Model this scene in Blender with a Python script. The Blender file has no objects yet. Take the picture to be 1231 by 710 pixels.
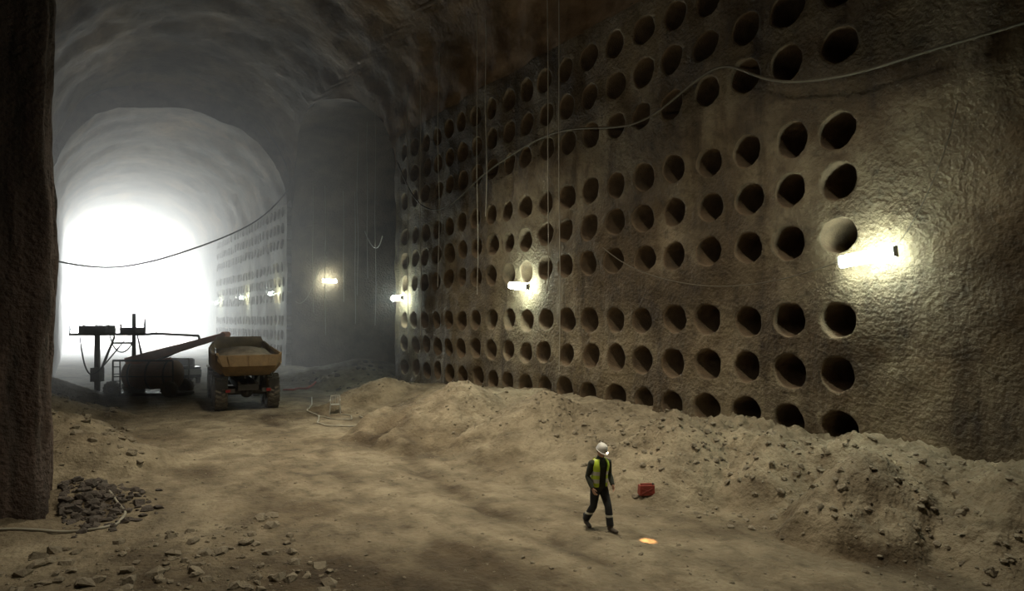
import bpy, bmesh, math, random
import numpy as np
from mathutils import Vector, Matrix, noise
random.seed(7)
TH=math.radians(34.05)
S=bpy.context.scene
S.view_settings.view_transform='Standard'
COL=S.collection
# ------------------------------------------------------------------ helpers
def fr(x,y,z,o=4): return noise.fractal(Vector((x,y,z)),0.9,2.1,o)
def mat(name,c1,c2=None,rough=0.9,scale=3.0,bump=0.0,bscale=12.0,metal=0.0,emit=None,estr=0,detail=6.0,stretch=None,c3=None,bdist=0.05,stain=None):
    m=bpy.data.materials.new(name); m.use_nodes=True
    nt=m.node_tree; b=nt.nodes['Principled BSDF']
    b.inputs['Roughness'].default_value=rough; b.inputs['Metallic'].default_value=metal
    tc=nt.nodes.new('ShaderNodeTexCoord'); mp=nt.nodes.new('ShaderNodeMapping')
    nt.links.new(tc.outputs['Object'],mp.inputs['Vector'])
    if stretch: mp.inputs['Scale'].default_value=stretch
    n=nt.nodes.new('ShaderNodeTexNoise'); n.inputs['Scale'].default_value=scale; n.inputs['Detail'].default_value=detail
    n.inputs['Roughness'].default_value=0.65
    nt.links.new(mp.outputs[0],n.inputs['Vector'])
    r=nt.nodes.new('ShaderNodeValToRGB'); r.color_ramp.elements[0].position=0.32; r.color_ramp.elements[1].position=0.68
    c2=c2 or tuple(v*0.75 for v in c1)
    r.color_ramp.elements[0].color=(*c2,1); r.color_ramp.elements[1].color=(*c1,1)
    if c3:
        e=r.color_ramp.elements.new(0.52); e.color=(*c3,1)
    nt.links.new(n.outputs['Fac'],r.inputs['Fac']); out=r.outputs['Color']
    if stain:
        for sc,st,p0,p1,col in stain:
            mp2=nt.nodes.new('ShaderNodeMapping');mp2.inputs['Scale'].default_value=st;nt.links.new(tc.outputs['Object'],mp2.inputs['Vector'])
            n3=nt.nodes.new('ShaderNodeTexNoise');n3.inputs['Scale'].default_value=sc;n3.inputs['Detail'].default_value=8;n3.inputs['Roughness'].default_value=.6
            nt.links.new(mp2.outputs[0],n3.inputs['Vector'])
            mr=nt.nodes.new('ShaderNodeMapRange');mr.inputs[1].default_value=p0;mr.inputs[2].default_value=p1
            nt.links.new(n3.outputs['Fac'],mr.inputs[0])
            mx=nt.nodes.new('ShaderNodeMix');mx.data_type='RGBA';mx.blend_type='MULTIPLY';mx.inputs[7].default_value=(*col,1)
            nt.links.new(mr.outputs[0],mx.inputs[0]);nt.links.new(out,mx.inputs[6]);out=mx.outputs[2]
    nt.links.new(out,b.inputs['Base Color'])
    if bump>0:
        n2=nt.nodes.new('ShaderNodeTexNoise'); n2.inputs['Scale'].default_value=bscale; n2.inputs['Detail'].default_value=5
        nt.links.new(tc.outputs['Object'],n2.inputs['Vector'])
        bp=nt.nodes.new('ShaderNodeBump'); bp.inputs['Strength'].default_value=bump; bp.inputs['Distance'].default_value=bdist
        nt.links.new(n2.outputs['Fac'],bp.inputs['Height']); nt.links.new(bp.outputs[0],b.inputs['Normal'])
    if emit:
        b.inputs['Emission Color'].default_value=(*emit,1); b.inputs['Emission Strength'].default_value=estr
    return m
def mesh_obj(name,verts,faces,mats,midx=None,smooth=True,parent=None,merge=0):
    me=bpy.data.meshes.new(name); me.from_pydata([tuple(v) for v in verts],[],faces)
    for m in mats: me.materials.append(m)
    if midx is not None: me.polygons.foreach_set('material_index',midx)
    if merge:
        bm=bmesh.new(); bm.from_mesh(me); bmesh.ops.remove_doubles(bm,verts=bm.verts,dist=merge); bm.to_mesh(me); bm.free()
    me.polygons.foreach_set('use_smooth',[smooth]*len(me.polygons)); me.update()
    o=bpy.data.objects.new(name,me); COL.objects.link(o)
    if parent: o.parent=parent
    return o
def empty(name,loc=(0,0,0),rz=0,sc=1):
    e=bpy.data.objects.new(name,None); COL.objects.link(e); e.location=loc; e.rotation_euler=(0,0,rz); e.empty_display_size=.2; e.scale=(sc,sc,sc)
    return e
class MB:
    def __init__(s): s.v=[];s.f=[];s.m=[]
    def add(s,vs,fs,mi=0):
        o=len(s.v); s.v+= [tuple(v) for v in vs]; s.f+=[tuple(i+o for i in f) for f in fs]; s.m+=[mi]*len(fs)
    def box(s,c,d,mi=0,rot=None,taper=1.0):
        vs=[]
        for z in(-.5,.5):
            for x,y in((-.5,-.5),(.5,-.5),(.5,.5),(-.5,.5)):
                k=taper if z>0 else 1
                p=Vector((x*d[0]*k,y*d[1]*k,z*d[2]))
                if rot is not None: p=rot@p
                vs.append(p+Vector(c))
        s.add(vs,[(3,2,1,0),(4,5,6,7),(0,1,5,4),(1,2,6,5),(2,3,7,6),(3,0,4,7)],mi)
    def beam(s,a,b,w,h,mi=0,w2=None,h2=None):
        a=Vector(a);b=Vector(b);d=(b-a).normalized()
        up=Vector((0,0,1)) if abs(d.z)<.95 else Vector((0,1,0))
        sx=d.cross(up).normalized(); sy=sx.cross(d)
        w2=w2 or w;h2=h2 or h;vs=[]
        for p,ww,hh in((a,w,h),(b,w2,h2)):
            for i,j in((-.5,-.5),(.5,-.5),(.5,.5),(-.5,.5)): vs.append(p+sx*ww*i+sy*hh*j)
        s.add(vs,[(3,2,1,0),(4,5,6,7),(0,1,5,4),(1,2,6,5),(2,3,7,6),(3,0,4,7)],mi)
    def tube(s,pts,rad,mi=0,n=14,sy=None,cap=True,ref=None):
        pts=[Vector(p) for p in pts]
        if not hasattr(rad,'__len__'): rad=[rad]*len(pts)
        rady=sy if sy else rad
        X=None;vs=[];fs=[]
        for i,p in enumerate(pts):
            d=(pts[min(i+1,len(pts)-1)]-pts[max(i-1,0)]).normalized()
            if X is None:
                r=ref or (Vector((1,0,0)) if abs(d.x)<.8 else Vector((0,1,0)))
                X=(Vector(r)-d*Vector(r).dot(d)).normalized()
            else: X=(X-d*X.dot(d)).normalized()
            Y=d.cross(X)
            for k in range(n):
                a=2*math.pi*k/n; vs.append(p+X*math.cos(a)*rad[i]+Y*math.sin(a)*rady[i])
        for i in range(len(pts)-1):
            for k in range(n): fs.append((i*n+k,i*n+(k+1)%n,(i+1)*n+(k+1)%n,(i+1)*n+k))
        if cap:
            fs.append(tuple(reversed(range(n)))); fs.append(tuple((len(pts)-1)*n+k for k in range(n)))
        s.add(vs,fs,mi)
    def ball(s,c,r,mi=0,n=14,rot=None):
        if not hasattr(r,'__len__'): r=(r,r,r)
        vs=[];fs=[];m=n//2+1
        for i in range(m+1):
            t=math.pi*i/m
            for k in range(n):
                a=2*math.pi*k/n
                p=Vector((r[0]*math.sin(t)*math.cos(a),r[1]*math.sin(t)*math.sin(a),r[2]*math.cos(t)))
                if rot is not None:p=rot@p
                vs.append(p+Vector(c))
        for i in range(m):
            for k in range(n): fs.append((i*n+k,(i+1)*n+k,(i+1)*n+(k+1)%n,i*n+(k+1)%n))
        s.add(vs,fs,mi)
    def wheel(s,c,R,w,mt,mr,axis='x',lugs=22):
        prof=[(-.42,.45),(-.5,.62),(-.5,.86),(-.42,.96),(-.2,1.0),(.2,1.0),(.42,.96),(.5,.86),(.5,.62),(.42,.45)]
        n=32;vs=[];fs=[]
        for a_,r_ in prof:
            for k in range(n):
                a=2*math.pi*k/n; p=(a_*w,R*r_*math.cos(a),R*r_*math.sin(a)); vs.append(p)
        for i in range(len(prof)-1):
            for k in range(n): fs.append((i*n+k,i*n+(k+1)%n,(i+1)*n+(k+1)%n,(i+1)*n+k))
        rot=Matrix.Identity(3) if axis=='x' else Matrix.Rotation(math.pi/2,3,'Z')
        C=Vector(c)
        s.add([rot@Vector(v)+C for v in vs],fs,mt)
        for sd in(-1,1):
            s.tube([rot@Vector((sd*.34*w,0,0))+C,rot@Vector((sd*.36*w,0,0))+C],[R*.5,R*.47],mr,n=24)
            s.tube([rot@Vector((sd*.34*w,0,0))+C,rot@Vector((sd*.46*w,0,0))+C],[R*.2,R*.16],mr,n=16)
        for k in range(lugs):
            for sd in(-1,1):
                a=2*math.pi*(k+(.5 if sd>0 else 0))/lugs
                q=Matrix.Rotation(a,3,'X')
                sk=Matrix.Rotation(.45*sd,3,'Z')
                s.box(rot@(q@Vector((sd*.25*w,0,R*1.0)))+C,(.46*w,R*.11,R*.09),mt,rot=rot@q@sk)
    def obj(s,name,mats,smooth=False,bevel=0,parent=None):
        o=mesh_obj(name,s.v,s.f,mats,s.m,smooth,parent)
        bm=bmesh.new();bm.from_mesh(o.data);bmesh.ops.recalc_face_normals(bm,faces=bm.faces);bm.to_mesh(o.data);bm.free()
        if bevel:
            b=o.modifiers.new('b','BEVEL');b.width=bevel;b.segments=2;b.limit_method='ANGLE';b.angle_limit=math.radians(35)
        return o
def remesh(o,vox,smooth_it=4,mats_fn=None,mats=None):
    m=o.modifiers.new('r','REMESH');m.mode='VOXEL';m.voxel_size=vox;m.use_smooth_shade=True
    if smooth_it:
        k=o.modifiers.new('s','SMOOTH');k.iterations=smooth_it;k.factor=.5
    dg=bpy.context.evaluated_depsgraph_get();dg.update()
    me=bpy.data.meshes.new_from_object(o.evaluated_get(dg))
    o.modifiers.clear();o.data=me;me.materials.clear()
    for q in mats: me.materials.append(q)
    if mats_fn:
        me.polygons.foreach_set('material_index',[mats_fn(p.center) for p in me.polygons])
    me.polygons.foreach_set('use_smooth',[True]*len(me.polygons));me.update()
    return o
def curve(name,pts,r,m,parent=None):
    c=bpy.data.curves.new(name,'CURVE');c.dimensions='3D';c.bevel_depth=r;c.bevel_resolution=2;c.resolution_u=8
    sp=c.splines.new('NURBS');sp.points.add(len(pts)-1)
    for q,p in zip(sp.points,pts):q.co=(*p,1)
    sp.order_u=4;sp.use_endpoint_u=True
    c.materials.append(m)
    o=bpy.data.objects.new(name,c);COL.objects.link(o)
    if parent:o.parent=parent
    return o
# ------------------------------------------------------------------ materials
M_wall=mat('shotcrete_wall',(.25,.202,.130),(.115,.09,.056),.8,.5,1.0,9,c3=(.185,.15,.094),bdist=.09,detail=10,
   stain=[(.22,(1,1,1),.47,.60,(.44,.39,.34)),(1.3,(1,1,.16),.52,.66,(.5,.46,.42)),(3.5,(1,1,1),.5,.7,(.62,.6,.58))])
M_vault=mat('shotcrete_vault',(.36,.235,.125),(.11,.075,.045),.9,.22,.7,3,c3=(.22,.148,.085),bdist=.10,detail=10,stretch=(1,.6,1.5),
   stain=[(.16,(1,1,1),.45,.6,(.42,.38,.34)),(1.0,(1,1,1),.5,.65,(.66,.63,.6))])
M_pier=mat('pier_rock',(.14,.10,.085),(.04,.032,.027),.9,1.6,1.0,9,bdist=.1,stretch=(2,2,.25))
M_ground=mat('dusty_ground',(.36,.308,.214),(.18,.15,.102),.95,.9,1.0,9,c3=(.28,.238,.163),bdist=.08,detail=12,
   stain=[(.35,(1,.6,1),.46,.62,(.58,.54,.5)),(2.2,(1,.7,1),.5,.68,(.6,.58,.55))])
M_rock=mat('rock_dusty',(.27,.235,.17),(.18,.155,.115),.95,4,.6,20)
M_rockd=mat('rock_dark',(.12,.10,.085),(.06,.052,.045),.9,4,.6,20)
M_cable=mat('cable_grey',(.13,.115,.085),None,.8)
M_cabled=mat('cable_dark',(.03,.03,.03),None,.7)
M_wire=mat('wire_pale',(.40,.37,.30),None,.6)
M_housing=mat('lamp_housing',(.5,.5,.48),None,.5)
M_tube=mat('lamp_tube',(1,1,1),None,.4,emit=(.86,1.0,.84),estr=95)
# ------------------------------------------------------------------ ground height
RT=[(-15,1.0),(3,1.1),(4.4,1.15),(6.1,1.25),(7.05,1.45),(7.95,1.3),(10.1,1.25),(11.7,1.35),(14.2,1.2),(16.5,1.4),(20.4,1.35),(23.5,1.3),(26,1.0),(29.6,1.0),(32,.8),(36,.5),(40,.35),(60,.25),(146,.2)]
TT=[(-15,13),(4.5,13.4),(7.2,12.4),(10,12.1),(12.8,10.9),(15.5,9.3),(18,9.3),(21.3,9.8),(25,10.4),(29.6,10.4),(35,12.6),(40,13),(146,14)]
CON=[(12.9,30.3,1.5,3.1),(12.2,21.6,2.05,3.9),(12.9,25.4,1.3,2.6),(13.0,17.3,2.0,3.6),(12.2,14.4,.9,2.4),(13.4,11.8,1.85,2.7),(13.9,9.3,1.6,2.0),(13.4,6.9,1.9,1.9),(14.2,4.8,1.35,1.9),(0.2,22.5,1.1,2.3),(-.8,27,1.3,3.0),(-1.2,34,1.3,3.2),(-1.5,42,1.5,3.5),(.1,18.2,.55,1.4),(15.5,41.5,1.3,3.6),(18,47,1.5,6.0),(-1.5,17.0,.4,1.2)]
def itp(T,y):
    return float(np.interp(y,[a for a,b in T],[b for a,b in T]))
def gh(x,y):
    base=.022*fr(x*.35,y*.35,3.1,3)+.028*fr(x*1.6,y*1.6,8.2,3)+.02*abs(fr(x*4.5,y*4.5,2.2,2))
    if x>0 and x<16.5:
        toe=itp(TT,y)+.7*fr(0,y*.5,x*.1+5,3); R=itp(RT,y)*(1+.15*fr(1,y*.9,2,3))
        t=(x-toe)/(14.2-toe) if toe<14 else 0
    else: t=0;R=0
    m=0
    if t>0:
        tt=min(t,1.0); m=R*(tt**1.25)
    for cx,cy,h,r in CON:
        dx=x-cx;dy=y-cy
        if abs(dx)<r*1.3 and abs(dy)<r*1.3:
            d=math.hypot(dx,dy)/r*(1+.28*fr(dx*.5+cx,dy*.5+cy,1,3))
            if d<1:
                c=h*(1-d)
                if d<.12: c=h*(.88+.06*(1-(d/.12)**2))
                k=.12
                hh=max(0,min(1,.5+.5*(c-m)/k)); m=m*(1-hh)+c*hh+k*hh*(1-hh)
    if m>0:
        q=min(1,m*1.6)
        rug=.45 if y>13 else 1.0
        m+=q*(.20*rug*fr(x*1.1,y*1.1,4,5)+.18*rug*abs(fr(x*3.2,y*3.2,9,3))+.07*rug*abs(fr(x*8,y*8,9,2)))
    f=(1 if m<.05 else 0)
    d=abs((x-8.0)-.06*(y-11)-.35*math.sin(y*.35))
    rut=-.07*math.exp(-(d/.28)**2)*f*max(0,min(1,(24-y)/6))*max(0,min(1,(y-3)/2))
    d2=abs((x-5.9)-.05*(y-11)-.35*math.sin(y*.33))
    rut+=-.05*math.exp(-(d2/.3)**2)*f*max(0,min(1,(34-y)/6))*max(0,min(1,(y-3)/2))
    d3=abs((x-3.9)-.08*(y-11)-.3*math.sin(y*.3+1))
    rut+=-.04*math.exp(-(d3/.25)**2)*f*max(0,min(1,(34-y)/6))*max(0,min(1,(y-9)/3))
    return base+m+rut
def axis(segs):
    out=[]
    for a,b,s in segs:
        n=max(1,int(round((b-a)/s))); out+=[a+(b-a)*i/n for i in range(n)]
    out.append(segs[-1][1]); return out
gx=axis([(-6,-2.4,.6),(-2.4,16.4,.07),(16.4,46,1.2)])
gy=axis([(-16,4,.7),(4,22,.07),(22,40,.15),(40,62,.5),(62,150,2)])
V=[(x,y,gh(x,y)) for y in gy for x in gx]
nx=len(gx)
F=[(j*nx+i,j*nx+i+1,(j+1)*nx+i+1,(j+1)*nx+i) for j in range(len(gy)-1) for i in range(nx-1)]
floor=mesh_obj('floor',V,F,[M_ground])
att=floor.data.attributes.new('damp_dark','FLOAT','POINT')  # damp ruts and patches; also darker at near left, right corner, pier foot
dv=[]
for x,y,z in V:
    d=abs((x-8.0)-.06*(y-11)-.35*math.sin(y*.35))
    d2=abs((x-5.9)-.05*(y-11)-.35*math.sin(y*.33))
    v=.95*math.exp(-(d/.5)**2)*(1 if 4<y<22 else 0)*(.6+.8*fr(x*1.5,y*.8,7,3))
    v+=.6*math.exp(-(d2/.4)**2)*(1 if 4<y<30 else 0)*(.5+.9*fr(x*1.5,y*.8,9,3))
    v+=.7*max(0,1-math.hypot((x+.2)/1.4,(y-17.6)/1.7))
    v+=1.0*max(0,min(1,(14.5-y)/4))*max(0,min(1,(7-x)/4))  # darker towards the near left
    v+=.9*max(0,fr(x*.5,y*.25,12,4))
    if x>11.5 and y<6.5: v+=.35
    v=v*(1.0 if z<.3 else .35)
    dv.append(max(0,min(1,v)))
att.data.foreach_set('value',dv)
nt=M_ground.node_tree;b=nt.nodes['Principled BSDF'];l=b.inputs['Base Color'].links[0];src=l.from_socket
at=nt.nodes.new('ShaderNodeAttribute');at.attribute_name='damp_dark'
mx=nt.nodes.new('ShaderNodeMix');mx.data_type='RGBA';mx.blend_type='MULTIPLY'
mx.inputs[7].default_value=(.36,.32,.28,1)
nt.links.new(at.outputs['Fac'],mx.inputs[0]);nt.links.new(src,mx.inputs[6]);nt.links.new(mx.outputs[2],b.inputs['Base Color'])
# ------------------------------------------------------------------ tunnel shell
def rough(x,y,z,amp=.16):
    return amp*fr(x*.3,y*.3,z*.3,3)+amp*.28*fr(x*1.2,y*1.2,z*1.2,3)
def hole_wall(name,X,yb,zb,holeY,holeZ,R,n,mats,depth=2.2,amp=.16):
    v=[];f=[];mi=[]
    def P(x,y,z): v.append((x+rough(X,y,z,amp),y,z));return len(v)-1
    for i in range(len(yb)-1):
        for j in range(len(zb)-1):
            y0,y1,z0,z1=yb[i],yb[i+1],zb[j],zb[j+1]
            if i in holeY and j in holeZ:
                cy=(y0+y1)/2+random.uniform(-.06,.06);cz=(z0+z1)/2+random.uniform(-.05,.05)
                r=R*random.uniform(.95,1.04);ph=random.uniform(0,9)
                loop=[(y0+(y1-y0)*k/n,z0) for k in range(n)]+[(y1,z0+(z1-z0)*k/n) for k in range(n)]+[(y1-(y1-y0)*k/n,z1) for k in range(n)]+[(y0,z1-(z1-z0)*k/n) for k in range(n)]
                N=4*n
                def rr(a): return r*(1+.03*math.sin(2*a+ph)+.02*math.sin(5*a+ph*2)+.012*math.sin(11*a+ph*3))
                rings=[]
                rings.append([P(X,y,z) for y,z in loop])
                an=[math.atan2(z-cz,y-cy) for y,z in loop]
                rings.append([P(X,(loop[k][0]+cy+math.cos(a)*rr(a)*1.12)/2,(loop[k][1]+cz+math.sin(a)*rr(a)*1.12)/2) for k,a in enumerate(an)])
                for q,dx in((1.13,-.02),(1.04,-.005),(1.0,.05),(.99,.14),(.98,.6),(.97,1.1),(.97,depth)):
                    rings.append([P(X+dx,cy+math.cos(a)*rr(a)*q,cz+math.sin(a)*rr(a)*q) for a in an])
                for a_ in range(len(rings)-1):
                    for k in range(N):
                        f.append((rings[a_][k],rings[a_][(k+1)%N],rings[a_+1][(k+1)%N],rings[a_+1][k]))
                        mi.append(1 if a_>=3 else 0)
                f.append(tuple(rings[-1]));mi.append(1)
            else:
                m=n
                g=[[P(X,y0+(y1-y0)*a/m,z0+(z1-z0)*b_/m) for a in range(m+1)] for b_ in range(m+1)]
                for b_ in range(m):
                    for a in range(m): f.append((g[b_][a],g[b_][a+1],g[b_+1][a+1],g[b_+1][a]));mi.append(0)
    return mesh_obj(name,v,f,mats,mi,True,None,merge=.0005)
def patch(name,fn,us,vs,mats,amp=.22,nrm=None):
    v=[];f=[]
    for a in vs:
        for u in us:
            p=Vector(fn(u,a))
            if nrm: p=p+Vector(nrm(u,a))*rough(p.x,p.y,p.z,amp)
            v.append(p)
    n=len(us)
    for j in range(len(vs)-1):
        for i in range(n-1): f.append((j*n+i,j*n+i+1,(j+1)*n+i+1,(j+1)*n+i))
    return v,f
def lin(a,b,n): return [a+(b-a)*i/n for i in range(n+1)]
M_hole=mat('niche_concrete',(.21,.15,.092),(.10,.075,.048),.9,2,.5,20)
cs=1.366; y0=8.92-cs/2
yb=[y0-cs*k for k in range(17,0,-1)]+[y0+cs*k for k in range(21)]+[36.2]
zb=[-.5,.2,.9,2.27,3.625,4.985,5.735,7.105,8.475,9.845,10.57,11.99,13.42,14.85,15.3]
hole_wall('wall_right',16.0,yb,zb,set(range(17,37)),{2,3,4,6,7,8,10,11,12},.46,8,[M_wall,M_hole],depth=2.0)
yb2=[58.8,59.6]+[59.6+cs*k for k in range(1,26)]+[100,106,112,120,130,146]
hole_wall('wall_right_far',15.6,yb2,zb,set(range(1,26)),{2,3,4,6,7,8,10,11,12},.46,4,[M_wall,M_hole])
CX=7.1;HW=8.9;SZ=15.2;RISE=8.3
def prof(a,hw=HW,sz=SZ,rise=RISE,cx=CX): return (cx+hw*math.cos(a),sz+rise*math.sin(a))
YC=47.5;CW=11.3;CS=13.0;CR=7.0
def w(z):
    if z<=CS:return CW
    q=(z-CS)/CR
    return CW*math.sqrt(1-q*q) if q<1 else 0
vv=[];ff=[]
def addp(vf):
    o=len(vv);vv.extend(vf[0]);ff.extend([tuple(i+o for i in q) for q in vf[1]])
ts=lin(0,1,150)
def A2(t,a):
    x,z=prof(a);e=YC-w(z);return(x,-15+(e+15)*t,z)
def nA(t,a): return(math.cos(a),0,math.sin(a))
addp(patch('',A2,ts,lin(0,math.pi/2,60),None,.3,nA))
def B2(t,a):
    x,z=prof(a);e=YC+w(z);return(x,e+(58.8-e)*t,z)
addp(patch('',B2,lin(0,1,30),lin(0,math.pi/2,60),None,.3,nA))
def A1(t,z): return(16,36.2+(YC-w(z)-36.2)*t,z)
addp(patch('',A1,lin(0,1,6),lin(13,15.2,8),None,.16,lambda u,a:(1,0,0)))
def B1(t,z): return(16,58.8+(YC+w(z)-58.8)*t,z)
addp(patch('',B1,lin(0,1,6),lin(13,15.2,8),None,.16,lambda u,a:(1,0,0)))
addp(patch('',lambda t,a:(prof(a)[0],-15+(58.8+15)*t,prof(a)[1]),ts,lin(math.pi/2,math.pi,60),None,.3,nA))
F_=dict(hw=8.5,sz=14.6,rise=7.1,cx=7.1)
def st(t,a):
    x0,z0=prof(a);x1,z1=prof(a,**F_);return(x0+(x1-x0)*t,58.8,z0+(z1-z0)*t)
addp(patch('',st,lin(0,1,5),lin(0,math.pi,90),None,.3,lambda u,a:(math.cos(a)*.7,.7,math.sin(a))))
addp(patch('',lambda t,a:(prof(a,**F_)[0],58.8+(146-58.8)*t,prof(a,**F_)[1]),lin(0,1,90),lin(0,math.pi,90),None,.25,nA))
ceiling=mesh_obj('ceiling',vv,ff,[M_vault])
vv=[];ff=[]
addp(patch('',lambda y,z:(-1.8,y,z),lin(-15,58.8,150),lin(-.5,15.3,36),None,.25,lambda u,a:(-1,0,0)))
addp(patch('',lambda y,z:(-1.4,y,z),lin(58.8,146,90),lin(-.5,14.7,24),None,.25,lambda u,a:(-1,0,0)))
addp(patch('',lambda t,z:(-1.85+.5*t,58.8,z),lin(0,1,3),lin(-.5,15.2,24),None,.0,None))
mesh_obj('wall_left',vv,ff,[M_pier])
vv=[];ff=[]
def pierf(u,z):
    P=[(-2.2,16.8),(-.55,16.8),(-.5,16.95),(-.5,20),(-.6,20.3),(-2.2,20.5)]
    L=[0]
    for a,b_ in zip(P,P[1:]): L.append(L[-1]+math.dist(a,b_))
    s=u*L[-1]
    for k in range(len(P)-1):
        if s<=L[k+1]+1e-6:
            t=(s-L[k])/(L[k+1]-L[k]);x=P[k][0]+(P[k+1][0]-P[k][0])*t;y=P[k][1]+(P[k+1][1]-P[k][1])*t
            g=.12*fr(x*3,y*3,z*.3,4)+.10*fr(x*.7,y*.7,z*.4+3,3)
            return(x+g,y-g*.8,z)
addp(patch('',pierf,lin(0,1,80),lin(-.5,21,130),None))
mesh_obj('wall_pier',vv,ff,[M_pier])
vv=[];ff=[]
def cross(t,ph):
    z=CS+CR*math.sin(ph);y=YC+CW*math.cos(ph)
    q=(z-SZ)/RISE
    x=16 if z<=SZ else CX+HW*math.sqrt(max(0,1-q*q))
    return(x+(46-x)*t,y,z)
addp(patch('',cross,lin(0,1,40),lin(0,math.pi,70),None,.25,lambda t,a:(0,math.cos(a)*(1 if t>0 else 0),math.sin(a)*(1 if t>0 else 0))))
for yy,sg in((36.2,-1),(58.8,1)):
    addp(patch('',lambda x,z:(x,yy,z),lin(16,46,45),lin(-.5,13,24),None,.25,lambda u,a:(0,sg if u>16 else 0,0)))
addp(patch('',lambda y,z:(46,y,z),lin(36,59,10),lin(-.5,20.2,10),None))
mesh_obj('wall_crosscut',vv,ff,[mat('crosscut_rock',(.22,.155,.105),(.08,.06,.045),.9,.5,1.0,6,bdist=.1)])
vv=[];ff=[]
addp(patch('',lambda x,z:(x,-15,z),lin(-2.2,16.3,20),lin(-.5,24,20),None))
mesh_obj('wall_back',vv,ff,[M_pier])
vv=[];ff=[]
def endw(t,a):
    if a<.25: xi,zi=13.0,-.5+8.5*(a/.25);xo,zo=16,-.5+15.5*(a/.25)
    elif a>.75: xi,zi=.6,-.5+8.5*((1-a)/.25);xo,zo=-2,-.5+15.5*((1-a)/.25)
    else:
        q=(a-.25)*2*math.pi;xi,zi=6.8+6.2*math.cos(q),8+5.6*math.sin(q);xo,zo=7+9*math.cos(q),15+8*math.sin(q)
    return(xi+(xo-xi)*t,144.3,zi+(zo-zi)*t)
addp(patch('',endw,lin(0,1,4),lin(0,1,64),None))
mesh_obj('wall_portal',vv,ff,[M_vault])
# ------------------------------------------------------------------ lamps
def wall_lamp(x,y,z,face='x',L=1.3,tilt=0):
    e=empty('fluorescent_work_lamp',(x,y,z),0 if face=='x' else math.pi/2)
    b=MB()
    rt=Matrix.Rotation(tilt,3,'X')
    b.box((0.05,0,0),(.05,L,.12),0,rt)
    for s in(-1,1):
        b.box(rt@Vector((-.02,s*L*.5,0)),(.2,.03,.26),0,rt)
        b.beam(rt@Vector((.04,s*L*.3,0)),rt@Vector((.5,s*L*.3,.0)),.03,.03,0)
    b.obj('housing',[M_housing],parent=e,bevel=.006)
    t=MB()
    t.tube([rt@Vector((-.02,-L*.485,0)),rt@Vector((-.02,L*.485,0))],.10,0,20,sy=[.15,.15],ref=Vector((1,0,0)))
    t.obj('diffuser',[M_tube],smooth=True,parent=e)
    return e
wall_lamp(15.5,7.95,5.8,tilt=-.12)
wall_lamp(15.5,22.4,5.75,tilt=.1)
wall_lamp(15.5,34.8,5.6,tilt=0)
wall_lamp(19.2,58.15,7.9,face='y')
wall_lamp(15.1,62.2,6.8);wall_lamp(15.1,75,6.8);wall_lamp(15.1,90.3,6.6)
M_lens=mat('fill_lamp_lens',(1,1,1),None,.4,emit=(1,.95,.8),estr=6)  # glowing face of the added fill lamps
def fill_lamp(x,y,z,power,aim,size=1.2,col=(1,.88,.67),spread=150):  # unseen fill lamps with fittings, added out of view to light floor and wall
    e=empty('added_fill_lamp',(x,y,z))
    q=(Vector(aim)-Vector((x,y,z))).to_track_quat('-Z','Y')
    b=MB();b.box((0,0,.12),(size,size*.5,.16),0);b.box((0,0,.025),(size*.92,size*.44,.03),1)
    b.beam((-.2,0,.2),(-.2,0,.5),.03,.03,0);b.beam((.2,0,.2),(.2,0,.5),.03,.03,0)
    fo=b.obj('fill_fitting',[M_housing,M_lens],parent=e);fo.rotation_euler=q.to_euler()
    l=bpy.data.lights.new('fill_lamp','AREA');l.shape='RECTANGLE';l.size=size;l.size_y=size*.5;l.energy=power;l.color=col;l.spread=math.radians(spread)
    o=bpy.data.objects.new('fill_area_light',l);COL.objects.link(o);o.parent=e
    o.location=q@Vector((0,0,-.03));o.rotation_euler=q.to_euler()
fill_lamp(8.4,9,16.5,500,(9.2,11,0),spread=102)
fill_lamp(7.5,24,20,820,(8.3,22,0),spread=85)
fill_lamp(-1.2,11.4,8.0,130,(14,17,3.5),size=.7,spread=105)  # weak side fill, added beyond the left edge of view
l=bpy.data.lights.new('daylight','AREA');l.shape='RECTANGLE';l.size=16;l.size_y=17;l.energy=190000;l.color=(1,.95,.96)
o=bpy.data.objects.new('tunnel_portal_daylight',l);COL.objects.link(o);o.location=(7,145.2,8.2);o.rotation_euler=(math.radians(-90),0,0)
def vol(name,y0,y1,dens,g,col):
    m=bpy.data.materials.new(name);m.use_nodes=True;nt=m.node_tree;nt.nodes.clear()
    out=nt.nodes.new('ShaderNodeOutputMaterial');vs=nt.nodes.new('ShaderNodeVolumeScatter')
    vs.inputs['Density'].default_value=dens;vs.inputs['Anisotropy'].default_value=g;vs.inputs['Color'].default_value=(*col,1)
    nt.links.new(vs.outputs[0],out.inputs['Volume'])
    b=MB();b.box((7.1,(y0+y1)/2,11),(19,y1-y0,26),0)
    b.obj(name,[m])
vol('dust_haze',30,75,.012,.6,(.97,.88,.89))
vol('dust_haze',75.01,146.5,.022,.7,(.97,.89,.92))
w_=bpy.data.worlds.new('World');S.world=w_;w_.use_nodes=True
w_.node_tree.nodes['Background'].inputs[0].default_value=(.5,.5,.5,1);w_.node_tree.nodes['Background'].inputs[1].default_value=.02
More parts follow.
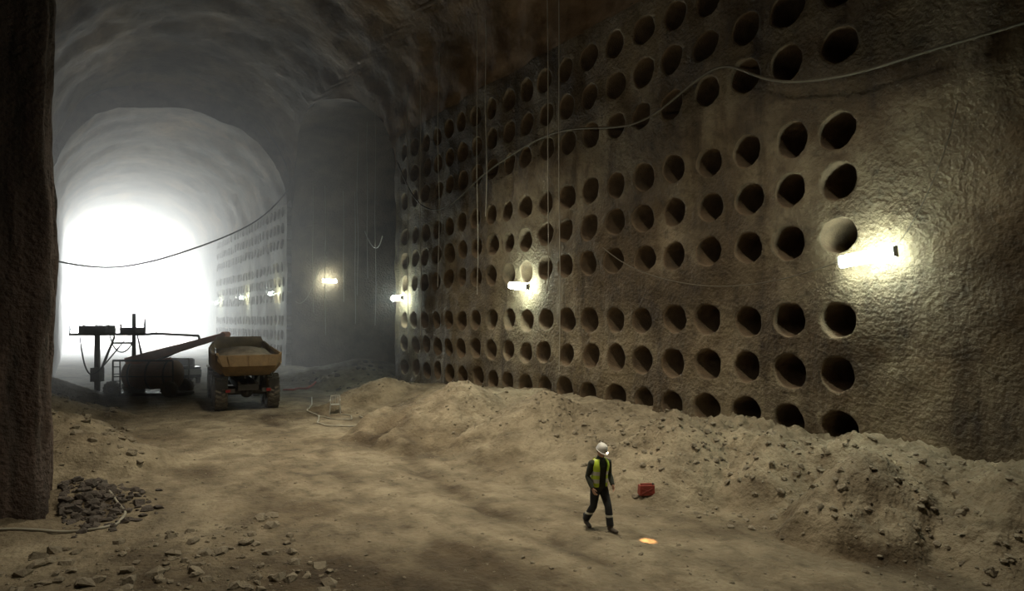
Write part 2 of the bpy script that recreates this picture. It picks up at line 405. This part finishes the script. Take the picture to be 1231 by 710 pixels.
# ------------------------------------------------------------------ rocks
def rock_variants(n=8):
    out=[]
    for k in range(n):
        bm=bmesh.new()
        for _ in range(16):
            v=Vector((random.gauss(0,1),random.gauss(0,1),random.gauss(0,1))).normalized()
            bm.verts.new((v.x*random.uniform(.8,1.1),v.y*random.uniform(.6,.9),v.z*random.uniform(.45,.7)))
        r=bmesh.ops.convex_hull(bm,input=bm.verts)
        bmesh.ops.delete(bm,geom=[g for g in r['geom_interior'] if isinstance(g,bmesh.types.BMVert)],context='VERTS')
        bm.verts.index_update()
        out.append(([v.co.copy() for v in bm.verts],[tuple(v.index for v in f.verts) for f in bm.faces]));bm.free()
    return out
RV=rock_variants()
def rocks(name,n,sampler,smin,smax,m,power=2.5):
    b=MB()
    for _ in range(n):
        x,y=sampler();s=smin+(smax-smin)*random.random()**power
        vs,fs=random.choice(RV);R=Matrix.Rotation(random.uniform(0,6.28),3,'Z')@Matrix.Rotation(random.uniform(-.5,.5),3,'X')
        z=gh(x,y)+s*.05
        b.add([R@v*s+Vector((x,y,z)) for v in vs],fs,random.randrange(len(m)))
    return b.obj(name,m)
U=random.uniform;G=random.gauss
rocks('foreground_rubble',520,lambda:(U(-1.5,3.6),min(15.6,U(9.0,14.8))),.03,.2,[M_rock],3)
rocks('dark_rubble',380,lambda:(min(max(G(.35,.5),-.2),2),G(17.4,.8)),.04,.2,[M_rockd])
rocks('scattered_stones',2600,lambda:(U(.3,12.5),5+27*random.random()**1.4),.012,.06,[M_rock],4)
rocks('spoil_heap_clods',1500,lambda:(min(15.6,max(10.3,G(13.2,1.1))),U(4,17)),.015,.13,[M_rock],4)
rocks('spoil_heap_stones',600,lambda:(min(15.6,max(9.3,G(12.4,1.4))),U(17,32)),.02,.09,[M_rock],3)
rocks('left_bank_rubble',400,lambda:(U(-1.5,1.8),U(21,40)),.04,.22,[M_rock],3)
rocks('crosscut_rubble',200,lambda:(U(12.5,20),U(37,46)),.06,.3,[M_rock,M_rockd],3)
# ------------------------------------------------------------------ cables
X_=15.6
main=[(X_,-1,10.2),(X_,5.1,10.17),(X_,6.45,10.28),(X_,7.87,10.21),(X_,9.1,10.35),(X_,10.2,10.6),(X_,11.15,11.1),(X_,12.1,11.85),(X_,13.3,11.55),(X_,14.7,10.95),(X_,16.2,10.85),(X_,18.9,11.6),(X_,20.95,11.75),(X_,23.4,11.4),(X_,25.8,11.0),(X_,28.5,9.96),(X_,31.3,10.0),(X_,33.4,11.4),(X_,35,13.5)]
curve('wall_power_cable',main,.036,M_cable)
curve('wall_power_cable',[(X_,17.3,6.9),(X_,16.4,6.3),(X_,15.0,5.7),(X_,12.4,5.2),(X_,10.2,5.35),(X_,9.0,5.65),(15.55,8.5,5.8)],.016,M_cable)
curve('wall_power_cable',[(X_,7.4,5.95),(X_,6.9,6.5),(X_,6.3,7.8),(X_,6.1,9)],.01,M_cable)
curve('hanging_power_cable',[(15.5,58,15.8),(13.6,57,13.2),(10.5,55.5,11.2),(7.2,53.5,9.6),(3.8,51.7,8.1),(1.0,50.8,7.6),(-1.6,50,8.2)],.06,M_cabled)
curve('hanging_power_cable',[(15.4,36.8,9.4),(15.9,38.5,8.6),(16.5,41,8.8),(16.7,43,10.5)],.03,M_wire)
curve('hanging_power_cable',[(18.2,57.9,9.3),(17.4,57.9,6.2),(16.6,57.9,5.4),(16.0,57.6,6)],.03,M_wire)
def vwire(x,y,z0,z1,r=.02):
    pts=[(x+.04*math.sin(k*1.3+y),y+.05*math.sin(k*.9+x),z0+(z1-z0)*k/8) for k in range(9)]
    curve('hanging_wire',pts,r,M_wire)
for x,y,z0,z1 in [(15.2,19.3,2.4,20),(15.35,20.2,5.5,20),(15.3,25.5,5.5,19),(15.4,24.9,9,19),(15.4,31.6,3.5,18),(15.4,29.5,6,18),(15.4,33.2,2.5,17.5),(15.2,37.4,4,17),(15.5,39.5,7,17),(15.8,42,6,17)]:
    vwire(x,y,z0,z1)
for x,y,z0,z1 in [(17.5,57.5,5,18),(18.6,57.5,3,18),(20.3,57.5,6,17),(21.4,57.5,4,17)]: vwire(x,y,z0,z1,.03)
def hose(name,pts,r,m):
    P=[]
    for (x0,y0),(x1,y1) in zip(pts,pts[1:]):
        n=max(2,int(math.dist((x0,y0),(x1,y1))/.25))
        for k in range(n):
            x=x0+(x1-x0)*k/n;y=y0+(y1-y0)*k/n;P.append((x,y,gh(x,y)+r*.8))
    curve(name,P,r,m)
M_hose=mat('hose_pale',(.38,.36,.29),None,.6)
hose('ground_hose',[(10.9,36),(10.0,33),(9.0,30.5),(9.1,28.9),(8.4,27),(8.5,26),(9.2,25.3),(9.8,25.1),(10.4,26),(10.5,27.9)],.035,M_hose)
hose('ground_hose',[(9.0,28.8),(9.4,27.3),(9.9,27.0),(10.3,28.2),(9.9,29.0)],.03,M_hose)
hose('ground_hose',[(-1.7,16.4),(-1.3,16.2),(-.2,15.9),(.4,15.7),(.75,15.9),(.95,16.8),(.6,18.0),(.2,18.9),(-.35,19.0)],.03,M_hose)
hose('ground_hose',[(12.8,41.5),(12.0,40.6),(11.6,41.2),(11.0,40.2),(10.4,41)],.07,mat('hose_red',(.45,.08,.05),None,.6))
# ------------------------------------------------------------------ red fuel canister
e=empty('red_fuel_canister',(11.15,10.85,gh(11.15,10.85)-.01),-.5,.88)
b=MB();b.box((0,0,.14),(.42,.22,.26),0,taper=.94)
b.box((0,0,.30),(.3,.05,.025),0)
for s in(-1,1): b.box((s*.14,0,.28),(.03,.05,.05),0)
b.tube([(.17,0,.26),(.2,0,.31)],.03,1);
for s in(-1,1): b.beam((-.15,s*.112,.06),(.15,s*.108,.2),.02,.012,0);b.beam((.15,s*.112,.06),(-.15,s*.108,.2),.02,.012,0)
b.obj('canister',[mat('red_plastic',(.26,.045,.03),None,.6),M_cabled],bevel=.015,parent=e)
# ------------------------------------------------------------------ plastic chair
e=empty('plastic_chair',(9.95,29.3,gh(9.95,29.3)),math.radians(-20))
M_wp=mat('dusty_white_plastic',(.42,.41,.36),None,.5)
b=MB();b.box((0,0,.42),(.46,.44,.03),0)
for sx in(-1,1):
    b.beam((sx*.24,-.24,0),(sx*.2,-.2,.62),.045,.045,0);b.beam((sx*.25,.26,0),(sx*.2,.2,.42),.045,.045,0)
    b.beam((sx*.21,.2,.42),(sx*.2,.3,.80),.04,.03,0);b.beam((sx*.22,-.22,.62),(sx*.22,.24,.64),.05,.025,0)
for k in range(3): b.beam((-.12+.12*k,.21,.44),(-.12+.12*k,.29,.77),.03,.015,0)
b.beam((-.21,.3,.79),(.21,.3,.79),.03,.06,0)
b.obj('frame',[M_wp],bevel=.008,parent=e)
# ------------------------------------------------------------------ articulated dump truck (rear towards us)
M_ty=mat('truck_ochre_paint',(.36,.24,.12),(.22,.155,.085),.7,2.5,.2,8)
M_td=mat('truck_dark_steel',(.07,.062,.055),None,.6)
M_tr=mat('tyre_rubber',(.11,.095,.075),(.18,.155,.12),.9,3)
M_load=mat('truck_load_muck',(.30,.26,.20),(.15,.13,.10),.95,2,1,6)
M_glass=mat('dark_glass',(.02,.02,.025),None,.1)
M_rl=mat('tail_lamp_red',(.3,.02,.02),None,.3)
tx,ty=6.85,32.6
truck=empty('articulated_dump_truck',(tx,ty,gh(tx,ty)),math.radians(-6),.92)
b=MB()
for sx in(-1,1):
    b.wheel((sx*1.27,.9,.9),.9,.62,0,1); b.wheel((sx*1.27,2.85,.9),.9,.62,0,1); b.wheel((sx*1.27,6.9,.9),.9,.62,0,1)
b.obj('wheels',[M_tr,M_ty],parent=truck)
b=MB()
for y in(.9,2.85,6.9): b.tube([(-1.1,y,.9),(1.1,y,.9)],.15,0)
for y in(.9,2.85): b.ball((0,y,.9),(.33,.36,.33),0)
for sx in(-1,1): b.beam((sx*.42,.1,1.25),(sx*.42,5.2,1.25),.16,.34,0)
b.beam((-.5,.1,1.2),(.5,.1,1.2),.3,.3,0)
b.beam((-.5,4.0,1.2),(.5,4.0,1.2),.3,.3,0)
b.tube([(0,4.8,1.3),(0,5.9,1.3)],.28,0);b.beam((-.3,5.9,1.25),(-.3,8.6,1.25),.2,.4,0);b.beam((.3,5.9,1.25),(.3,8.6,1.25),.2,.4,0)
for sx in(-1,1):
    b.tube([(sx*.75,4.3,1.1),(sx*.8,2.9,1.75)],.09,0);b.beam((sx*.65,-.05,1.05),(sx*1.1,-.05,1.05),.05,.22,0)
    b.box((sx*1.27,.02,1.2),(.5,.04,.75),0)
b.obj('chassis',[M_td],parent=truck,bevel=.01)
b=MB()
secs=[(-.55,2.35,1.3,2.95,1.5),(.2,1.95,1.2,2.95,1.56),(1.0,1.72,1.1,2.95,1.6),(3.2,1.55,1.05,3.05,1.6),(4.4,1.6,1.0,3.15,1.55),(5.0,2.2,1.0,3.4,1.35)]
vs=[];fs=[]
for y,zb_,hb,zt,ht in secs:
    out=[(-ht,y,zt),(-ht*1.0,y,zb_+.45*(zt-zb_)),(-hb,y,zb_),(hb,y,zb_),(ht*1.0,y,zb_+.45*(zt-zb_)),(ht,y,zt)]
    inn=[(p[0]*.94,p[1],p[2]+(.08 if k in(2,3) else 0)) for k,p in enumerate(out)]
    vs+=out+inn[::-1]
n=12
for i in range(len(secs)-1):
    for k in range(n): fs.append((i*n+k,i*n+(k+1)%n,(i+1)*n+(k+1)%n,(i+1)*n+k))
fs.append(tuple(range(12)));fs.append(tuple((len(secs)-1)*n+k for k in range(12)))
b.add(vs,fs,0)
b.add([(-1.35,5.0,3.4),(-1.0,5.0,2.2),(1.0,5.0,2.2),(1.35,5.0,3.4),(-1.2,5.05,3.72),(1.2,5.05,3.72),(-1.35,5.15,3.4),(-1.0,5.15,2.2),(1.0,5.15,2.2),(1.35,5.15,3.4),(-1.2,5.2,3.72),(1.2,5.2,3.72)],
 [(0,1,2,3,5,4),(6,10,11,9,8,7),(0,4,10,6),(4,5,11,10),(5,3,9,11),(3,2,8,9),(2,1,7,8),(1,0,6,7)],0)
for sx in(-1,1):
    for (a,c) in zip(secs,secs[1:]): b.beam((sx*a[4],a[0],a[3]),(sx*c[4],c[0],c[3]),.12,.12,0)
    for y,zb_,hb,zt,ht in secs[1:5]: b.beam((sx*(hb+.05),y,zb_),(sx*(ht+.05),y,zb_+.45*(zt-zb_)),.12,.1,0); b.beam((sx*(ht+.05),y,zb_+.45*(zt-zb_)),(sx*(ht+.05),y,zt),.12,.1,0)
b.add([(-1.5,-.58,2.9),(1.5,-.58,2.9),(1.28,-.6,2.32),(-1.28,-.6,2.32),(-1.5,-.5,2.9),(1.5,-.5,2.9),(1.28,-.5,2.32),(-1.28,-.5,2.32)],[(0,3,2,1),(4,5,6,7),(0,1,5,4),(1,2,6,5),(2,3,7,6),(3,0,4,7)],0)
for sx in(-1,0,1): b.beam((sx*.9,-.62,2.34),(sx*1.0,-.62,2.86),.1,.06,0)
b.add([(-1.3,-.5,2.34),(1.3,-.5,2.34),(1.1,.35,1.78),(-1.1,.35,1.78),(-1.3,-.45,2.44),(1.3,-.45,2.44),(1.1,.4,1.88),(-1.1,.4,1.88)],[(0,3,2,1),(4,5,6,7),(0,1,5,4),(1,2,6,5),(2,3,7,6),(3,0,4,7)],0)
b.obj('tipping_body',[M_ty],parent=truck,bevel=.012)
b=MB();nxx=20;nyy=30;vs=[];fs=[]
for j in range(nyy+1):
    for i in range(nxx+1):
        u=i/nxx*2-1;t=j/nyy;x=u*1.46*(1-.12*t);y=-.4+t*5.3
        z=2.7+.4*(1-u*u)*math.sin(math.pi*min(1,.15+t*.85))+.1*fr(x*1.5,y*1.5,3,4)+.3*t
        vs.append((x,y,z))
for j in range(nyy):
    for i in range(nxx): a=j*(nxx+1)+i;fs.append((a,a+1,a+nxx+2,a+nxx+1))
b.add(vs,fs,0);b.obj('muck_load',[M_load],smooth=True,parent=truck)
b=MB()
b.box((0,6.4,2.4),(1.5,1.5,1.5),0,taper=.92);b.box((0,6.4,3.2),(1.6,1.7,.1),0)
b.box((0,8.1,1.85),(1.7,2.0,1.0),0,taper=.9);b.box((0,7.0,1.55),(2.7,2.4,.2),0)
for sx in(-1,1): b.box((sx*1.27,6.9,1.9),(.7,2.1,.08),0);b.beam((sx*1.0,5.7,1.6),(sx*1.0,5.7,3.0),.07,.07,1)
b.tube([(.85,7.3,2.0),(.85,7.3,3.1)],.08,1)
b.obj('cab_body',[M_ty,M_td],parent=truck,bevel=.03)
b=MB();b.box((0,5.62,2.65),(1.15,.03,.7),0)
for sx in(-1,1): b.box((sx*.74,6.4,2.65),(.03,1.1,.7),0)
b.box((0,7.18,2.65),(1.2,.03,.75),0);b.obj('cab_windows',[M_glass],parent=truck)
b=MB()
for sx in(-1,1): b.box((sx*.98,-.09,1.05),(.22,.05,.14),0)
b.obj('tail_lamps',[M_rl],parent=truck)
# ------------------------------------------------------------------ drilling rig
M_or=mat('rig_orange_paint',(.62,.25,.15),(.45,.19,.12),.7,2)
M_tank=mat('rig_tank_brown',(.38,.23,.15),(.24,.16,.11),.75,2)
M_rs=mat('rig_dusty_steel',(.13,.115,.105),(.08,.07,.065),.7,3)
rx,ry=3.7,42.2
rig=empty('tunnel_drilling_rig',(rx,ry,gh(rx,ry)),-TH)
b=MB()
pts=[];rad=[]
for k in range(9):
    a=math.pi/2*k/8;pts.append((-1.25-.35*math.cos(a)+.0,0,1.2));rad.append(max(.05,.82*math.sin(a)))
pts2=[(-x,y,z) for x,y,z in pts[::-1]];b.tube(pts+pts2,rad+rad[::-1],0,24)
for x in(-1.0,0,1.0): b.tube([(x-.05,0,1.2),(x+.05,0,1.2)],.86,1,24)
for x in(-.95,.95): b.box((x,0,.3),(.25,1.3,.5),1)
b.box((0,0,.12),(4.0,1.4,.16),1)
b.tube([(0,0,1.95),(0,0,2.2)],.28,1,16);b.tube([(0,0,2.18),(0,0,2.24)],.33,1,16)
b.obj('water_tank',[M_tank,M_rs],parent=rig)
b=MB()
for sx in(-1.6,1.6):
    for sy in(-.9,.9): b.wheel((sx-.2,sy,.45),.45,.3,0,1,axis='y',lugs=14)
b.obj('carrier_wheels',[M_tr,M_rs],parent=rig)
b=MB()
b.beam((-1.3,-.3,1.9),(1.6,-.35,2.7),.42,.55,0,.34,.45);b.beam((1.6,-.35,2.7),(4.4,-.4,3.5),.34,.42,0,.2,.28)
b.beam((-1.2,-.3,1.5),(1.2,-.35,2.15),.14,.14,0);b.tube([(-.4,-.3,1.6),(1.5,-.35,2.5)],.07,1)
b.tube([(4.3,-.7,3.5),(4.3,0,3.5)],.16,0)
b.obj('boom',[M_or,M_rs],parent=rig,bevel=.02)
b=MB()
b.box((-2.25,0,3.5),(4.3,1.3,.14),0);b.box((-3.2,0,3.75),(1.5,1.0,.5),0);b.box((-1.2,0,3.7),(.9,.8,.4),0)
for x in(-4.35,-3.6,-2.9,-2.2,-1.5,-.8,-.15):
    for y in(-.62,.62): b.beam((x,y,3.5),(x,y,4.05 if x<-1 else 4.4),.05,.05,0)
for y in(-.62,.62): b.beam((-4.35,y,4.05),(-.9,y,4.05),.05,.05,0);b.beam((-4.35,y,3.8),(-.15,y,3.8),.04,.04,0)
b.beam((-3.2,0,0.05),(-3.2,0,3.5),.22,.22,0);b.beam((-3.2,0,.9),(-2.2,0,3.4),.1,.1,0)
b.box((-3.2,0,.08),(1.0,1.2,.14),0);b.box((-3.2,0,1.2),(.5,.5,.8),0)
b.beam((-1.1,0,1.9),(-1.1,0,4.7),.16,.16,0);b.beam((-1.1,0,3.0),(-2.4,0,3.0),.12,.12,0);b.beam((-.6,0,2.0),(-.9,0,3.45),.08,.08,0)
b.beam((-.1,0,3.55),(2.6,0,3.42),.12,.14,0);b.beam((2.6,0,3.42),(2.7,0,3.0),.1,.1,0)
for x in(-1.75,1.6): b.beam((x,-.9,.1),(x,-.9,2.05),.07,.07,0);b.beam((x,.9,.1),(x,.9,2.05),.07,.07,0)
for z in(1.15,2.05):b.beam((-1.75,-.9,z),(1.6,-.9,z),.07,.07 if z<2 else .12,0)
b.beam((-1.75,.9,2.05),(1.6,.9,2.05),.07,.07,0)
for z in(.5,.9,1.3,1.7): b.beam((-1.75,-.9,z),(-1.35,-.9,z),.05,.05,0)
b.beam((-1.35,-.9,.1),(-1.35,-.9,2.05),.06,.06,0)
b.obj('platform_and_mast',[M_rs],parent=rig)
for k,(p) in enumerate([[(-4.0,-.3,3.4),(-3.7,-.4,1.2),(-3.0,-.5,1.0),(-2.1,-.6,2.2),(-1.3,-.5,3.2)],[(-2.6,.2,3.4),(-2.3,.1,2.3),(-1.6,0,2.2),(-1.2,0,3)]]): curve('hydraulic_hose',p,.04,M_cabled,rig)
# ------------------------------------------------------------------ parked pickup behind
e=empty('parked_pickup_truck',(6.2,50.5,gh(6.2,50.5)),math.radians(0))
b=MB()
b.box((0,0,.75),(1.8,4.8,.55),0);b.box((0,.5,1.35),(1.6,1.9,.65),0,taper=.85);b.box((0,-1.6,1.1),(1.75,1.4,.12),1)
b.box((0,-.53,1.38),(1.25,.04,.42),1);b.box((0,-2.42,.55),(1.7,.12,.2),1)
for sx in(-1,1): b.box((sx*.76,.5,1.38),(.04,1.5,.4),1)
b.obj('body',[mat('car_paint_pale',(.4,.4,.4),None,.4),M_glass],bevel=.06,parent=e)
b=MB()
for sx in(-.8,.8):
    for y in(-1.5,1.6): b.wheel((sx,y,.38),.38,.24,0,1,lugs=16)
b.obj('wheels',[M_tr,M_td],parent=e)
# ------------------------------------------------------------------ worker
M_cl=mat('worker_dark_cloth',(.026,.028,.03),(.014,.016,.018),.9,8,.4,40,bdist=.01)
M_jk=mat('worker_jacket_green',(.04,.045,.032),(.024,.027,.02),.9,8,.4,40,bdist=.01)
M_bt=mat('boot_leather',(.06,.047,.035),None,.7)
M_rf=mat('reflective_band',(.65,.65,.58),None,.35)
M_vy=mat('hi_vis_yellow',(.62,.82,.06),None,.6)
M_sk=mat('skin',(.42,.25,.17),(.36,.20,.13),.6,10)
M_hm=mat('helmet_white',(.8,.8,.77),None,.35)
M_hair=mat('hair_dark',(.02,.015,.012),None,.8)
wx,wy=8.92,10.0
W=empty('construction_worker',(wx,wy,gh(wx,wy)+.005),-TH+math.radians(24))
b=MB()
L=lambda p,r,sy=None,n=16:b.tube(p,r,0,n,sy=sy,ref=Vector((1,0,0)))
L([(0,.02,.80),(0,.02,.88),(0,.015,.98),(0,.0,1.08),(0,-.02,1.2),(0,-.035,1.32),(0,-.035,1.40),(0,-.035,1.45),(0,-.04,1.485)],[.13,.165,.172,.160,.172,.188,.185,.135,.075],sy=[.10,.125,.128,.122,.13,.135,.118,.095,.07])
b.tube([(0,-.04,1.46),(0,-.06,1.53)],[.075,.07],0,14)
def leg(sx,hip,knee,ank):
    h=Vector(hip);k=Vector(knee);a=Vector(ank)
    L([h+Vector((0,0,.04)),h,h.lerp(k,.4),h.lerp(k,.85),k,k.lerp(a,.3),k.lerp(a,.65),k.lerp(a,.9),a],[.09,.102,.096,.08,.076,.078,.074,.076,.072])
leg(1,(.088,.01,.88),(.115,-.16,.50),(.14,-.20,.10))
leg(-1,(-.088,.01,.88),(-.115,.03,.49),(-.15,.29,.15))
def boot(a,h,t):
    a=Vector(a);h=Vector(h);t=Vector(t);d=(t-h).normalized()
    L2=[h,h.lerp(t,.15),h.lerp(t,.4),h.lerp(t,.7),h.lerp(t,.93),t]
    b.tube(L2,[.03,.043,.044,.052,.045,.02],0,14,sy=[.03,.05,.05,.04,.034,.02],ref=Vector((1,0,0)))
    b.tube([a+Vector((0,0,.12)),a,h.lerp(t,.22)],[.055,.055,.05],0,14)
boot((.14,-.20,.12),(.137,-.13,.05),(.165,-.43,.045))
boot((-.15,.29,.16),(-.15,.345,.125),(-.16,.075,.04))
def arm(s,e_,w_):
    s=Vector(s);e_=Vector(e_);w_=Vector(w_)
    b.tube([s+Vector((-.05 if s.x>0 else .05,0,.015)),s,s.lerp(e_,.35),s.lerp(e_,.8),e_,e_.lerp(w_,.4),e_.lerp(w_,.85),w_],[.06,.076,.068,.058,.055,.056,.046,.042],0,14)
LA=((.195,-.03,1.385),(.262,.03,1.12),(.235,-.14,.92))
RA=((-.195,-.03,1.385),(-.258,.03,1.11),(-.225,-.11,.89))
arm(*LA);arm(*RA)
o=b.obj('body_clothed',[M_cl],parent=W)
def mf(c):
    if c.z<.13 or (c.y>.24 and c.z<.17): return 2
    if c.z<.86 and abs(c.x)<.23:
        if .30<c.z<.345: return 3
        if abs(c.x)<.2 and c.z<.84 : return 0
    return 1 if c.z>.86 else 0
remesh(o,.012,3,mf,[M_cl,M_jk,M_bt,M_rf])
vs=[];fs=[];mi=[]
lv=[(.90,.192,.150,.012),(.98,.190,.150,.01),(1.06,.182,.145,.0),(1.14,.184,.148,-.01),(1.22,.192,.154,-.022),(1.30,.205,.158,-.035),(1.36,.208,.150,-.038),(1.42,.185,.130,-.038),(1.47,.125,.108,-.04)]
n=40
for z,rx_,ry_,cy in lv:
    for k in range(n+1):
        gap=.42 if z<1.35 else .5
        a=-math.pi/2+gap+(2*math.pi-2*gap)*k/n
        vs.append((rx_*math.cos(a),cy+ry_*math.sin(a),z))
for j in range(len(lv)-1):
    for k in range(n):
        ang=-math.pi/2+.42+(2*math.pi-.84)*(k+.5)/n
        if lv[j][0]>=1.21 and lv[j][0]<1.40 and abs(math.cos(ang))>.93: continue
        fs.append((j*(n+1)+k,j*(n+1)+k+1,(j+1)*(n+1)+k+1,(j+1)*(n+1)+k))
        refl=(j in(1,)) or (j==3) or (j>=4 and (k in(6,7,33,32)))
        mi.append(1 if refl else 0)
vo=mesh_obj('hi_vis_vest',vs,fs,[M_vy,M_rf],mi,True,W)
m=vo.modifiers.new('s','SUBSURF');m.levels=1;m.render_levels=1
m=vo.modifiers.new('t','SOLIDIFY');m.thickness=.008
def hand(wr,el,side):
    wr=Vector(wr);el=Vector(el);d=(wr-el).normalized()
    pn=(Vector((-side,0,0))-d*Vector((-side,0,0)).dot(d)).normalized()
    ac=d.cross(pn).normalized()
    if ac.y>0: ac=-ac
    b=MB()
    b.tube([wr-d*.03,wr,wr+d*.03,wr+d*.07,wr+d*.092],[.026,.028,.038,.041,.036],0,14,sy=[.02,.02,.017,.016,.013],ref=ac)
    for i,(off,ln) in enumerate(((.030,.072),(.010,.082),(-.010,.076),(-.030,.06))):
        p=wr+d*.086+ac*off;q=p+(d+pn*.25).normalized()*ln*.45;r=q+(d+pn*.9).normalized()*ln*.32;s=r+(d*.6+pn).normalized()*ln*.25
        b.tube([p-d*.012,p,q,r,s],[.009,.0095,.0088,.008,.006],0,10)
    p=wr+d*.025+ac*.03;q=p+(d*.7+ac*.8+pn*.3).normalized()*.035;r=q+(d+ac*.25+pn*.4).normalized()*.032;s=r+(d+pn*.4).normalized()*.02
    b.tube([p-ac*.012,p,q,r,s],[.013,.013,.011,.0095,.007],0,10)
    o=b.obj('hand_left' if side>0 else 'hand_right',[M_sk],parent=W)
    remesh(o,.0035,2,None,[M_sk])
hand(LA[2],LA[1],1);hand(RA[2],RA[1],-1)
HR=Matrix.Rotation(math.radians(14),3,'Z')@Matrix.Rotation(math.radians(24),3,'X')
HC=Vector((0,-.085,1.615))
def hp(x,y,z): return HR@Vector((x,y,z))+HC
b=MB()
b.ball(HC,(.074,.095,.098),0,24,HR);b.ball(hp(0,-.02,-.045),(.056,.07,.068),0,20,HR)
b.ball(hp(0,-.055,-.085),(.03,.028,.024),0,16,HR)
b.tube([hp(0,-.088,.02),hp(0,-.108,-.015),hp(0,-.100,-.03)],[.008,.015,.012],0,10)
for s in(-1,1):
    b.ball(hp(s*.014,-.095,-.028),(.008,.008,.007),0,10,HR)
    b.ball(hp(s*.028,-.084,.028),(.022,.010,.007),0,12,HR)
    b.ball(hp(s*.04,-.068,-.02),(.02,.02,.016),0,12,HR)
    b.ball(hp(s*.074,.005,-.005),(.008,.018,.03),0,12,HR)
b.ball(hp(0,-.088,-.051),(.022,.01,.0055),0,12,HR);b.ball(hp(0,-.085,-.060),(.018,.01,.006),0,12,HR)
b.tube([(0,-.04,1.46),(0,-.055,1.53),hp(0,.01,-.05)],[.058,.054,.052],0,16)
o=b.obj('head',[M_sk],parent=W);remesh(o,.0045,2,None,[M_sk])
b=MB()
for s in(-1,1):
    b.ball(hp(s*.029,-.083,.006),(.0115,.008,.0065),0,12,HR);b.ball(hp(s*.029,-.0895,.005),(.0048,.003,.0048),1,10,HR)
    b.tube([hp(s*.014,-.096,.024),hp(s*.03,-.096,.029),hp(s*.045,-.086,.024)],.0035,1,8)
b.obj('eyes',[mat('eye_white',(.7,.7,.68),None,.3),M_hair],smooth=True,parent=W)
b=MB();b.ball(hp(0,.022,.012),(.079,.085,.085),0,20,HR);b.obj('hair',[M_hair],smooth=True,parent=W)
vs=[];fs=[];n=32;prof_=[(1.0,0.0),(1.0,.03),(.97,.07),(.86,.105),(.66,.13),(.4,.145),(.15,.15)]
for r_,z_ in prof_:
    for k in range(n):
        a=2*math.pi*k/n;vs.append(hp(.103*r_*math.cos(a),.008+.122*r_*math.sin(a),.035+z_))
for j in range(len(prof_)-1):
    for k in range(n): fs.append((j*n+k,j*n+(k+1)%n,(j+1)*n+(k+1)%n,(j+1)*n+k))
fs.append(tuple((len(prof_)-1)*n+k for k in range(n)))
o0=len(vs)
for k in range(n):
    a=2*math.pi*k/n;f_=max(0,-math.sin(a));e_=.012+.045*f_**2
    vs.append(hp((.103+e_*.6)*math.cos(a),.008+(.122+e_)*math.sin(a),.028-.012*f_))
for k in range(n): fs.append((k,(k+1)%n,o0+(k+1)%n,o0+k))
ho=mesh_obj('hard_hat',vs,fs,[M_hm],None,True,W);m=ho.modifiers.new('t','SOLIDIFY');m.thickness=.004
b=MB();b.beam(hp(0,-.09,.17),hp(0,.1,.175),.02,.008,0);b.obj('hard_hat_ridge',[M_hm],parent=W)
b=MB();b.tube([hp(0,-.112,.075),hp(0,-.148,.07)],[.02,.026],0,16);b.tube([hp(0,-.1481,.07),hp(0,-.150,.07)],.022,1,16)
b.obj('head_torch',[M_cabled,mat('torch_lens',(1,1,1),None,.3,emit=(1,.75,.45),estr=30)],parent=W)
Wm=Matrix.Translation(W.location)@Matrix.Rotation(W.rotation_euler.z,4,'Z')
tp=Wm@hp(0,-.158,.068)
aim=Vector((9.25,8.95,0))
l=bpy.data.lights.new('torch','SPOT');l.energy=1000;l.color=(1,.5,.2);l.spot_size=math.radians(11);l.spot_blend=.9;l.shadow_soft_size=.01
o=bpy.data.objects.new('torch_beam',l);COL.objects.link(o);o.parent=W
o.location=hp(0,-.158,.068)
o.rotation_euler=((Matrix.Rotation(-W.rotation_euler.z,4,'Z').to_3x3()@(aim-tp)).to_track_quat('-Z','Y')).to_euler()
# ------------------------------------------------------------------ camera
cd=bpy.data.cameras.new('camera');cam=bpy.data.objects.new('camera',cd);COL.objects.link(cam)
cam.location=(0,0,4.3);cam.rotation_euler=(math.pi/2,0,-TH);cd.sensor_width=36;cd.lens=777/1231*36;cd.shift_y=30/1231;cd.clip_end=400
S.camera=cam
